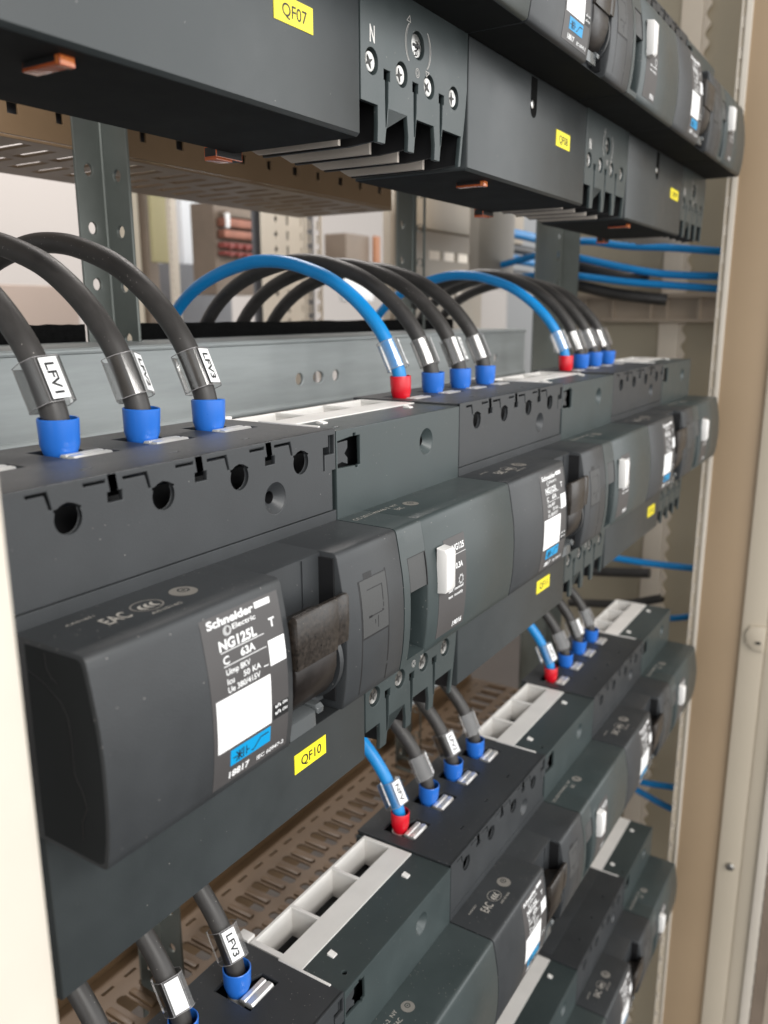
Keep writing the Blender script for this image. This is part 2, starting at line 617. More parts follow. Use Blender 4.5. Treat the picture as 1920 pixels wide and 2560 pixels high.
    # terminal clamps in the pockets
    for c in BOOT:
        MB().prism([(22.6, -1.2), (22.6, 0.2), (23.4, 1.0), (25.2, 1.05), (25.6, 0.55), (26.0, 0.55), (26.5, 1.05), (28.0, 1.0), (28.7, 0.2), (28.7, -1.2)],
                   c - 3.4, c + 7.9, 'x', bev=0.15).build('terminal_clamp', TIN, t)
    # handle
    h = MB()
    h.prism([(-23.2, -36.5), (-24.3, -36.5), (-24.9, -37.2), (-25.0, -44), (-24.6, -50.2), (-23.2, -50.4), (-15.3, -44.0), (-15.3, -40.5), (-21.9, -38.2)], 56.2, 73.2, 'x', bev=0.2)
    h.prism([(-23.2, -36.5), (-24.2, -36.5), (-24.8, -37.2), (-24.9, -44), (-24.5, -49.4), (-23.2, -49.5), (-21.8, -46.0), (-21.9, -38.2)], 73.0, 78.0, 'x', bev=0.2)
    dr = MB()
    dr.prism([(-14.0, -43.0), (-23.2, -48.4), (-24.1, -51.0), (-24.0, -55.0), (-22.8, -59.2), (-20.6, -62.4), (-14.0, -65.0)], 56.4, 73.3, 'x', bev=0.3)
    dr.build('handle_drum', DRUM, t)
    h.build('toggle_handle', BROWNBLK, t)
    rg = MB()
    for x0, x1, r0, r1 in ((75.0, 76.6, 10.0, 12.3), (73.4, 75.0, 8.8, 10.3)):
        pr = []
        for k in range(19):
            a = math.radians(150 + k * 105 / 18)
            pr.append((-11.5 + r1 * math.cos(a), -55.0 + r1 * math.sin(a)))
        for k in range(18, -1, -1):
            a = math.radians(150 + k * 105 / 18)
            pr.append((-11.5 + r0 * math.cos(a), -55.0 + r0 * math.sin(a)))
        rg.prism(pr, x0, x1, 'x')
    rg.build('handle_ring', DARK, t)
    MB().prism([(-15, -64.4), (-20.6, -64.6), (-21.9, -65.2), (-22.1, -69.2), (-21.2, -69.4), (-20.4, -66.4), (-15, -65.4)], 55.9, 66.5, 'x', bev=0.2).prism([(-15, -63.9), (-21.6, -63.9), (-22.6, -64.8), (-22.4, -66.2), (-15, -66.0)], 66.6, 69.4, 'x', bev=0.4).build('handle_guard', LGREYD, t)
    # rating plate
    p = MB()
    nose_patch(p, 28.2, 53.6, -68.3, -28.6, 0.10, 0, n=16)
    pl = p.build('rating_plate', PANEL, t, 60)
    q = MB()
    f1, f2, f3 = on_nose(0.16), on_nose(0.22), on_nose(0.30)
    text(q, 'Schneider', 30.0, 44.8, -31.6, 1.75, f1, 0.035)
    text(q, 'Electric', 37.4, 45.0, -33.4, 1.15, f1, 0.015)
    nose_patch(q, 45.3, 50.6, -31.3, -29.9, 0.15, 0, 3)
    for k in range(5):
        pass
    rr = plate_mesh(circ(35.7, -33.2, 1.35, 20, 1.1), [circ(35.9, -33.1, 0.55, 12, 0.7)], 0.02)
    q.add_mesh(rr, lambda c: f1(c.x, c.y))
    text(q, 'T', 49.0, 51.0, -36.7, 2.0, f1, 0.035)
    text(q, 'NG125L', 32.5, 44.6, -37.0, 2.15, f1, 0.035)
    nose_patch(q, 32.7, 46.8, -37.55, -37.4, 0.14, 0, 1)
    text(q, 'C', 33.0, 34.9, -40.1, 1.7, f1, 0.02)
    text(q, '63A', 38.6, 43.4, -39.9, 1.7, f1, 0.03)
    nose_patch(q, 33.0, 47.0, -40.65, -40.5, 0.14, 0, 1)
    text(q, 'Uimp 8KV', 33.4, 41.2, -42.6, 1.3, f1, 0.02)
    text(q, 'Icu', 33.4, 35.6, -44.7, 1.3, f1, 0.02)
    text(q, '50', 38.6, 40.7, -44.6, 1.3, f1, 0.02)
    text(q, 'KA', 41.6, 44.4, -44.6, 1.3, f1, 0.02)
    text(q, 'Ue 380/415V', 33.4, 44.0, -46.6, 1.3, f1, 0.02)
    text(q, '~', 45.4, 47.0, -45.4, 1.4, f1, 0.02)
    text(q, '18817', 33.2, 40.0, -67.3, 1.6, f1, 0.035)
    text(q, 'IEC 60947-2', 42.6, 52.4, -67.3, 1.05, f1, 0.02)
    for z in (-56.5, -58.2):
        text(q, 'ı/ı', 48.6, 50.6, z, 0.9, f2, 0.03)
        text(q, 'ON', 51.2, 53.0, z, 0.7, f2, 0.03)
    q.build('lettering', WHITEINK, pl, None)
    q = MB()
    nose_patch(q, 29.4, 47.3, -59.6, -47.3, 0.17, 0, 6)
    nose_patch(q, 47.7, 53.4, -45.6, -39.6, 0.17, 0, 4)
    q.build('white_field', WHITEFIELD, pl)
    q = MB()
    nose_patch(q, 48.0, 53.5, -59.4, -55.6, 0.15, 0, 3)
    q.build('position_window', BLACK, pl)
    q = MB()
    nose_patch(q, 33.4, 47.0, -64.3, -60.4, 0.17, 0, 3)
    bf = q.build('blue_field', BLUEFIELD, pl)
    q = MB()

    def line(mb, a, b, w, off):
        a, b = Vector(a), Vector(b)
        d = (b - a).normalized()
        nrm = Vector((-d.y, d.x)) * w / 2
        pts = [a + nrm, b + nrm, b - nrm, a - nrm]
        vs = [mb.bm.verts.new((p.x, ny(p.y) - off, p.y)) for p in pts]
        mb.bm.faces.new(vs)
    for a, b in (((34.2, -62.6), (37.6, -62.6)), ((35.2, -61.4), (37.2, -63.8)), ((35.2, -63.8), (37.2, -61.4)), ((36.2, -61.3), (36.2, -63.9)),
                 ((37.6, -61.2), (37.6, -63.8)), ((38.6, -62.6), (39.6, -62.6)), ((38.6, -61.4), (38.6, -63.6)), ((41.2, -63.5), (43.4, -61.5)),
                 ((43.4, -61.5), (46.2, -61.5)), ((40.3, -63.5), (41.2, -63.5))):
        line(q, a, b, 0.28, 0.24)
    q.build('breaker_symbol', INK, bf, None)
    # test flap on the right of the handle
    f = MB()
    nose_patch(f, 86.2, 99.0, -52.2, -36.4, 0.12, 0, 6)
    nose_patch(f, 88.4, 92.6, -36.3, -34.6, 0.02, 1, 2)
    fl = f.build('test_flap', [DARK2, BLACK], t)
    g = MB()
    for x0, x1, z0, z1 in ((85.5, 86.1, -68.6, -36.2), (98.9, 99.6, -68.9, -35.6), (85.9, 99.2, -52.8, -52.3), (85.9, 92.6, -36.5, -36.2), (93.0, 99.2, -36.3, -36.1),
                           ):
        nose_patch(g, x0, x1, z0, z1, 0.03, 0, max(1, int((z1 - z0) / 4)))
    for x0, x1, z0, z1 in ((89.2, 96.6, -39.5, -39.2), (96.4, 96.85, -46.0, -39.2), (89.2, 95.8, -47.1, -46.8), (89.2, 90.8, -47.3, -46.6), (93.6, 93.85, -51.0, -47.6),
                           (92.2, 92.4, -49.6, -48.4), (95.8, 96.7, -47.0, -46.4)):
        nose_patch(g, x0, x1, z0, z1, 0.15, 0, 2)
    g.build('flap_outline', BLACK, fl)
    # printing on top of the nose
    q = MB()
    tp = lambda u, v: (u, v, -26.66 + (-0.0125 * -v) * 0 + topz(v))
    text(q, 'AA01851', 8.0, 15.0, -5.4, 0.9, tp, 0.0)
    text(q, 'EAC', 13.4, 19.6, -11.6, 3.9, tp, 0.01)
    for a, b, w in ((circ(25.2, -9.2, 3.9, 32, 3.2), circ(25.2, -9.2, 3.5, 32, 2.85), 0),):
        q.add_mesh(plate_mesh(a, [b], 0.02), lambda c: tp(c.x, c.y))
    text(q, '(((', 22.6, 27.6, -10.3, 2.0, tp, 0.04)
    text(q, 'A010165', 22.2, 30.6, -14.4, 1.1, tp, 0.0)
    q.add_mesh(plate_mesh(circ(36.0, -9.0, 3.2, 28), [circ(36.6, -8.4, 1.5, 16)], 0.02), lambda c: tp(c.x, c.y))
    q.add_mesh(plate_mesh(circ(36.6, -8.4, 1.0, 16), [circ(36.6, -8.4, 0.5, 12)], 0.02), lambda c: tp(c.x, c.y))
    q.build('approval_marks', GREYINK, t, None)
    return t


def topz(v):
    # the upper face of the nose slopes very slightly from y=0.4 to y=-17.6
    return 0.06 - 0.15 * (0.4 - v) / 18.0 + 0.05


DRUM = pbsdf('drum_plastic', (0.014, 0.011, 0.010), 0.35, mott=0.4, mscale=200, dust=0.2, dustcol=(0.12, 0.09, 0.07))
LGREYD = pbsdf('smoky_clear_plastic', (0.085, 0.092, 0.095), 0.25)
DARK2 = pbsdf('flap_plastic', (0.055, 0.056, 0.056), 0.5, mott=0.08, bump=0.3)


# ------------------------------------------------------------------ earth-leakage module prototype (local x = 0 at its left edge)
def make_module():
    t = thing('residual_current_module', '', 'safety switch')
    VW = 79.1
    m_ = MB()
    holes = [circ(54.2, -10.0, 4.45, 32), [(7.4, -2.6), (9.0, -2.6), (9.0, -1.7), (10.2, -1.7), (10.2, -2.6), (12.6, -2.6), (12.9, -11.6), (11.4, -11.6), (11.4, -12.3), (10.2, -12.3), (10.2, -11.6), (0.9, -11.2), (0.9, -3.2)]]
    plate(m_, rect(0.25, VW, -27.5, -0.05), holes, 1.3, 'front', 0.0, bev=0.25)
    plate(m_, rect(0.25, VW, 0.4, 18.9), [circ(7.8, 5.4, 1.0, 12)], 1.3, 'top', 0.0, bev=0.25)
    m_.box(0.3, 1.4, 1.2, 47.5, -113.0, -1.0)
    m_.box(VW - 1.1, VW - 0.05, 1.2, 47.5, -70.0, -1.0)
    m_.box(1.4, VW - 1.2, 6.0, 18.6, -69.0, -2.0, mi=1)
    m_.box(1.4, VW - 1.2, 18.6, 47.5, -69.0, -14.0, mi=1)
    m_.box(0.3, VW - 0.1, 0.6, 46, -70.4, -66.0)
    full = nose_front() + [(0.4, -70.6), (0.4, -26.6)]
    m_.prism(full, 0.1, 3.5, 'x', bev=0.0)
    m_.prism(full, 14.2, VW, 'x', bev=0.45)
    sl = [(-19.0, -26.78), (-19.9, -27.0), (-20.4, -27.4), (-20.75, -28.2), (-21.7, -33), (ny(-36.2), -36.2), (ny(-36.5) + 0.4, -36.4), (ny(-46.8) + 0.5, -46.8), (-12.0, -47.0), (-12.0, -66.2),
          (-18.0, -67.5), (ny(-68), -68.0), (-22.0, -69.8), (-21.4, -70.3), (-20.5, -70.6), (0.4, -70.6), (0.4, -26.6)]
    m_.prism(sl, 3.5, 14.2, 'x')
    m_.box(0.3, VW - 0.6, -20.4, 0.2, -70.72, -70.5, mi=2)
    m_.build('case', [TEAL, BLACK, SHADEMATTE], t, sharp=38)
    # lever inside the slot
    MB().lathe([(0.1, 0), (7.2, 0), (7.4, 0.4), (7.4, 2.2), (6.2, 2.6), (6.2, 5.4), (0.1, 5.4)], (4.2, -12.5, -56.5), 'x', 30).build('lever', BLACK, t)
    g = MB()
    for x0, x1, z0, z1 in ((3.5, 3.75, -46.8, -36.2), (3.5, 14.2, -36.45, -36.2), (13.9, 14.2, -46.8, -36.2)):
        nose_patch(g, x0, x1, z0, z1, 0.02, 0, 3)
    nose_patch(g, 3.9, 13.8, -46.7, -36.6, -0.25, 1, 4)
    g.build('slot_blank', [BLACK, DARK2], t)
    MB().lathe([(4.45, 0.15), (1.75, 2.6)], (54.2, 0, -10.0), 'y', 36).lathe([(1.75, 2.6), (1.7, 5.5), (0.01, 5.5)], (54.2, 0, -10.0), 'y', 24, mi=1).build('screw_recess', [TEAL, BLACK], t, 60)
    # rating plate + rocker
    p = MB()
    nose_patch(p, 21.0, 39.8, -67.2, -51.6, 0.10, 0, 8)
    nose_patch(p, 25.6, 39.8, -51.6, -36.0, 0.10, 0, 8)
    pl = p.build('rating_plate', PANEL, t, 60)
    q = MB()
    f1 = on_nose(0.16)
    text(q, 'iNG125', 30.0, 38.8, -40.6, 2.0, f1, 0.03)
    nose_patch(q, 30.0, 39.6, -42.0, -41.85, 0.14, 0, 1)
    text(q, '0.3A', 32.2, 37.2, -46.6, 1.8, f1, 0.035)
    q.add_mesh(plate_mesh([(35.9 + (2.0 if i % 2 else 1.5) * math.cos(i * math.pi / 8), -50.9 + (2.0 if i % 2 else 1.5) * math.sin(i * math.pi / 8)) for i in range(16)],
                          [circ(35.9, -50.9, 1.0, 12)], 0.02), lambda c: f1(c.x, c.y))
    text(q, 'test', 27.2, 30.4, -53.6, 1.0, f1, 0.02)
    text(q, 'mensuel', 31.4, 37.6, -53.6, 1.0, f1, 0.02)
    text(q, 'test', 27.2, 30.4, -55.6, 1.0, f1, 0.02)
    text(q, 'monthly', 31.4, 37.4, -55.6, 1.0, f1, 0.02)
    text(q, '19016', 31.6, 38.2, -66.2, 1.8, f1, 0.04)
    q.build('lettering', WHITEINK, pl, None)
    MB().prism([(-23.0, -36.9), (-26.0, -37.3), (-26.9, -38.4), (-27.0, -50.0), (-26.2, -51.2), (-23.0, -51.6)], 20.1, 25.7, 'x', bev=0.3).build('rocker', WROCK, t)
    # white tray at the back of the top
    c = MB()
    plate(c, rect(0.6, 78.4, 18.9, 43.4), [rect(3.0, 24.1, 29.2, 42.3), rect(25.6, 51.7, 29.2, 42.3), rect(53.2, 76.6, 29.2, 42.3)], 1.2, 'top', 0.35, bev=0.12)
    for x in (0.6, 24.3, 51.9, 76.8):
        c.box(x, x + 1.3, 29.4, 43.2, -13.0, -0.6)
    c.box(0.7, 78.3, 42.2, 43.3, -13.0, -0.6)
    c.box(0.7, 78.3, 28.0, 29.3, -13.0, -0.6)
    c.box(0.2, 4.4, 44.0, 49.6, -1.8, 1.2, bev=0.3)
    c.box(-1.0, -0.1, 5.5, 28.5, -0.8, 1.2, bev=0.15)
    c.build('cell_tray', LGREY, t)
    for px, py in ((12.3, 13.8), (64.6, 13.4)):
        MB().prism([(py - 1.4, -0.2), (py - 1.2, 0.4), (py + 1.5, 1.0), (py + 1.7, -0.2)], px - 1.3, px + 1.3, 'x', bev=0.12).build('peg', LGREY, t)
    # lower terminals
    q = MB()
    sx0 = (20.3, 36.9, 53.8, 70.6)
    hs = [circ(x, -92.4, 3.4, 26, 3.5) for x in sx0] + [circ(46.6, -82.2, 3.95, 30)]
    for x in (28.4, 45.0, 61.9):
        hs.append([(x - 1.7, -93.0), (x + 1.9, -93.0), (x + 1.8, -95.8), (x + 0.95, -95.8), (x + 0.85, -101.5), (x - 0.1, -108.5), (x - 0.6, -108.5), (x - 0.9, -101.5), (x - 1.0, -95.8), (x - 1.7, -95.8)])
    outl = [(14.6, -70.5), (80.2, -70.5), (80.2, -88), (79.0, -96.5), (77.6, -104.0), (76.2, -112.9), (74.6, -113.3), (76.2, -103.4), (63.0, -103.4), (61.8, -109.0), (61.2, -113.4),
            (57.6, -113.4), (57.9, -109.0), (57.0, -103.4), (46.0, -103.4), (45.0, -109.0), (44.4, -113.3), (40.6, -113.3), (40.9, -109.0), (40.0, -103.4),
            (29.0, -103.4), (28.2, -109.0), (27.4, -113.2), (23.2, -113.3), (23.5, -109.0), (23.4, -103.4), (14.6, -103.4)]
    plate(q, outl, hs, 1.5, 'front', -0.1, bev=0.18)
    for x in sx0:
        q.lathe([(3.4, 0.2), (3.3, 5.5)], (x, 0, -92.4), 'y', 26)
    q.lathe([(3.95, 0.2), (3.9, 4)], (46.6, 0, -82.2), 'y', 26)
    tb = q.build('terminal_block', TEAL, t, 38)
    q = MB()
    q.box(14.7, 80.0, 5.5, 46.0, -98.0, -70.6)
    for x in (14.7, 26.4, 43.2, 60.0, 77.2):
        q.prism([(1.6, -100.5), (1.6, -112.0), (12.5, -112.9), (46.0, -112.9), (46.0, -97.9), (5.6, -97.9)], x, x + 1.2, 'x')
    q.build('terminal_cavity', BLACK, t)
    for x in sx0:
        s_ = MB()
        s_.lathe([(0.01, 0.9), (1.6, 0.9), (2.6, 0.7), (3.1, 1.3), (3.1, 5)], (x, 0, -92.4), 'y', 22)
        so = s_.build('terminal_screw', STEEL, t)
        q = MB()
        a = random.random() * 1.5
        for k in range(2):
            d = Vector((math.cos(a + k * math.pi / 2), 0, math.sin(a + k * math.pi / 2)))
            e = Vector((-d.z, 0, d.x))
            pts = [d * 1.9 + e * 0.12, d * 0.3 + e * 0.5, d * -0.3 + e * 0.5, d * -1.9 + e * 0.12, d * -1.9 - e * 0.12, d * -0.3 - e * 0.5, d * 0.3 - e * 0.5, d * 1.9 - e * 0.12]
            vs = [q.bm.verts.new(Vector((x, 0.8 - 0.03 * k, -92.4)) + p_) for p_ in pts]
            q.bm.faces.new(vs)
        q.build('cross_slot', SLOT, so, None)
    s_ = MB()
    s_.lathe([(0.01, 0.9), (1.3, 0.9), (1.35, 0.55), (3.2, 0.75), (3.75, 1.5), (3.75, 3)], (46.6, 0, -82.2), 'y', 26)
    so = s_.build('adjusting_screw', STEEL, t)
    q = MB()
    q.box(44.5, 48.7, 0.45, 0.6, -82.6, -81.8)
    q.add_mesh(plate_mesh(circ(46.2, -84.3, 0.9, 14), [circ(46.2, -84.3, 0.55, 14)], 0.05), lambda c: (c.x, 0.4, c.y))
    q.build('screw_slot', BLACK, so, None)
    q = MB()
    fl = lambda u, v: (u, -0.16, v)
    text(q, 'N', 19.2, 21.8, -87.5, 4.4, fl, 0.02)
    q.add_mesh(plate_mesh(circ(46.2, -90.0, 1.25, 20, 1.35), [circ(46.2, -90.0, 1.05, 20, 1.15)], 0.02), lambda c: fl(c.x, c.y))
    q.add_mesh(plate_mesh(circ(46.2, -90.0, 0.7, 16, 0.8), [circ(46.2, -90.0, 0.52, 16, 0.62)], 0.02), lambda c: fl(c.x, c.y))
    for sgn, tipz in ((-1, 1), (1, -1)):
        o1, i1 = [], []
        for k in range(13):
            a = math.radians(-42 + 84 * k / 12)
            o1.append((46.6 + sgn * 8.0 * math.cos(a), -82.6 + 7.6 * math.sin(a)))
            i1.append((46.6 + sgn * 7.1 * math.cos(a), -82.6 + 7.6 * math.sin(a)))
        ring = o1 + i1[::-1]
        inner = [(46.6 + (x - 46.6) * 1.0 + (0.24 if (i < 13) == (sgn < 0) else -0.24), z + (0.2 if z < -82.6 else -0.2)) for i, (x, z) in enumerate(ring)]
        q.add_mesh(plate_mesh(ring, [inner], 0.02), lambda c: fl(c.x, c.y))
        ax, az = 46.6 + sgn * 5.9, -82.6 + tipz * 5.6
        tri = [(ax - 1.3, az), (ax + 1.3, az - 0.2), (ax - sgn * 0.3 - (0.4 * sgn), az + tipz * 1.9)]
        cx_, cz_ = sum(p_[0] for p_ in tri) / 3, sum(p_[1] for p_ in tri) / 3
        q.add_mesh(plate_mesh(tri, [[(cx_ + (x - cx_) * 0.62, cz_ + (z - cz_) * 0.62) for x, z in tri]], 0.02), lambda c: fl(c.x, c.y))
    q.build('terminal_marking', WHITEINK2, tb, None)
    # insulating fins under the block
    for x in (21.4, 38.4, 55.4, 72.4):
        MB().prism([(12.7, -103.0), (12.7, -113.2), (44.0, -113.0), (51.0, -109.0), (51.0, -101.0)], x, x + 1.3, 'x', bev=0.15).build('insulating_fin', FIN, t)
    # the long lower cover reaching under the breaker on the left
    q = MB()
    q.prism([(0.0, -71.2), (-0.0, -112.4), (0.9, -113.3), (47.4, -113.3), (47.6, -71.2)], -105.9, 14.35, 'x', bev=0.5)
    q.prism([(0.55, -70.3), (0.55, -71.5), (46, -71.5), (46, -70.3)], -105.5, 14.2, 'x')
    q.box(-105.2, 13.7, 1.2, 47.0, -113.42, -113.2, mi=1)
    cv = q.build('terminal_cover', [COVER, SHADEMATTE], t)
    q = MB()
    ush = [(-51.6, -71.6), (-45.4, -71.6)] + [(-48.5 + 3.1 * math.cos(a_), -83.0 + 3.4 * math.sin(a_)) for a_ in [-i * math.pi / 12 for i in range(13)]]
    q.prism(ush, -0.06, 0.05, 'y')
    ur = q.build('notch_shade_patch', FOAM, cv)  # flat black patch standing in for the shade inside a notch
    MB().lathe([(0.01, -0.3), (1.2, -0.3), (1.6, -0.1), (1.6, 0.2)], (-49.9, 0, -81.6), 'y', 20).build('notch_screw', STEEL, ur)
    for cx_, cy_, w in ((-74.3, 9.5, 5.0), (12.0, 50.2, 12.0)):
        q = MB()
        if cy_ < 20:
            q.box(-82.0, -78.7, 6.4, 16.5, -114.6, -113.0, bev=0.1, mi=1)
            q.box(-82.1, -78.6, 6.4, 16.6, -115.2, -114.6, bev=0.15, mi=0)
            q.box(-82.2, -78.5, 4.9, 6.5, -115.4, -113.3, bev=0.3, mi=2)
        else:
            q.box(cx_ - w / 2, cx_ + w / 2, cy_ - 3, cy_ + 2, -115.4, -112.2, bev=0.3, mi=1)
            q.box(cx_ - w / 2 - 0.2, cx_ + 1, cy_ - 3.2, cy_ + 1.8, -116.2, -115.4, bev=0.2, mi=0)
        q.build('mounting_clip', [ORANGE, BLACK, ORANGELIT], cv)
    # printing on the nose top
    q = MB()
    tp = lambda u, v: (u, v, -26.66 + topz(v))
    text(q, 'CC-2017-WA46-2  NY', 2.0, 26.6, -5.6, 1.7, tp, 0.0)
    text(q, 'EAC', 20.6, 24.4, -9.2, 2.0, tp, 0.0)
    q.add_mesh(plate_mesh(circ(30.6, -7.6, 2.7, 28), [circ(31.0, -7.2, 1.2, 16)], 0.02), lambda c: tp(c.x, c.y))
    q.add_mesh(plate_mesh(circ(31.0, -7.2, 0.8, 16), [circ(31.0, -7.2, 0.4, 12)], 0.02), lambda c: tp(c.x, c.y))
    q.build('approval_marks', GREYINK, t, None)
    return t


WHITEINK2 = pbsdf('worn_white_ink', (0.78, 0.75, 0.72), 0.55)

P_ = 187.44
ROWZ = {1: 195.4, 2: 0.0, 3: -195.4, 4: -390.8}
ROWN = {1: 'top row', 2: 'second row', 3: 'third row', 4: 'lowest row'}
brk, mod = make_breaker(), make_module()
bl = {(1, 1): 'charcoal breaker above the QF08 cover in the top row',
      (1, 2): 'charcoal breaker at the right end of the top row',
      (2, 0): 'large near charcoal breaker above the QF10 sticker, its side face showing',
      (2, 1): 'charcoal breaker above the yellow QF11 sticker in the middle row',
      (2, 2): 'charcoal breaker above the yellow QF12 sticker, beside the cabinet post',
      (3, 0): 'breaker top at the bottom edge holding the two near LFV cables',
      (3, 1): 'charcoal breaker below QF10 whose cables start with a red boot',
      (3, 2): 'charcoal breaker of the third row, at its far end by the post',
      (4, 2): 'breaker in the bottom right corner, lowest row by the post'}
ml = {(1, 0): 'slate module with the QF07 sticker and a big N on its terminals',
      (1, 1): 'slate module with the QF08 sticker, second in the top row',
      (1, 2): 'slate module with the QF09 sticker at the end of the top row',
      (2, 0): 'near slate module with white rocker and the QF10 sticker on its long cover',
      (2, 1): 'slate module with white rocker and the QF11 sticker, middle row',
      (2, 2): 'slate module with the QF12 sticker touching the cabinet post, middle row',
      (3, 0): 'slate module with large white celled tray at the bottom centre',
      (3, 1): 'slate module with white celled tray between the two red booted cable sets',
      (3, 2): 'slate module at the far right end of the third row',
      (4, 1): 'slate module with pale tray cut by the bottom edge of the photo',
      (4, 2): 'slate module of the lowest row next to the cabinet post'}
stick = {(1, 0): ('QF07', -23.0, -7.4, -92.7, -88.3), (1, 1): ('QF08', -23.0, -6.6, -92.6, -86.2), (1, 2): ('QF09', -15.0, 4.0, -92.9, -86.9),
         (2, 0): ('QF10', -23.6, -8.0, -99.6, -93.4), (2, 1): ('QF11', -23.6, -7.0, -98.2, -91.9), (2, 2): ('QF12', -13.5, 3.0, -101.5, -94.5)}
stick[(1, 0)] = ('QF07', -23.0, -7.4, -92.7, -86.6)
nb = nm = 0
placed = []
blank = None
for (r, c), lab in bl.items():
    o = brk if nb == 0 else copy_tree(brk)
    nb += 1
    o.location = Vector((c * P_, 0, ROWZ[r])) * K
    tag(o, lab, 'circuit breaker', 'circuit breakers on the panel')
    if r == 4:
        blank = o
for (r, c), lab in ml.items():
    o = mod if nm == 0 else copy_tree(mod)
    nm += 1
    o.location = Vector((c * P_ + 108.0, 0, ROWZ[r])) * K
    tag(o, lab, 'safety switch', 'residual current modules on the panel')
    placed.append((o, (r, c)))
for o, key in placed:
    if key in stick:
        s, x0, x1, z0, z1 = stick[key]
        cov = [q for q in o.children if q.name.startswith('terminal_cover')][0]
        tl = random.uniform(-0.022, 0.022)
        st = MB().prism([(x0, z0), (x1, z0 + tl * (x1 - x0)), (x1 - tl * (z1 - z0), z1 + tl * (x1 - x0)), (x0 - tl * (z1 - z0), z1)], -0.16, 0.02, 'y').build('sticker', YEL, cov)
        q = MB()
        w, h = x1 - x0, z1 - z0
        text(q, s, x0 + w * 0.20, x1 - w * 0.16, z0 + h * 0.26, h * 0.48, lambda u, v: (u, -0.19, v + tl * (u - x0)), 0.012)
        q.build('lettering', INK, st, None)

# the lowest breaker is not wired: its terminal windows are closed
for ch in list(blank.children):
    if ch.name.startswith('terminal_clamp'):
        bpy.data.objects.remove(ch)
MB().box(3.0, 104.0, 19.5, 42.0, 0.85, 1.3, bev=0.15).build('blanking_strip', DARK, blank)

# ------------------------------------------------------------------ cables
ARC = [(32.5, -3), (32.6, 4), (33.2, 8.5), (34.6, 13), (38.8, 21.7), (43.2, 28.2), (49.4, 35.0), (57.0, 41.4), (66.5, 47.4), (77.0, 51.6), (90.0, 55.0),
       (104.0, 55.9), (115.0, 54.4), (128.0, 51.0), (141.0, 45.6), (152, 38), (161, 28), (168, 15), (172, -5), (174, -45)]


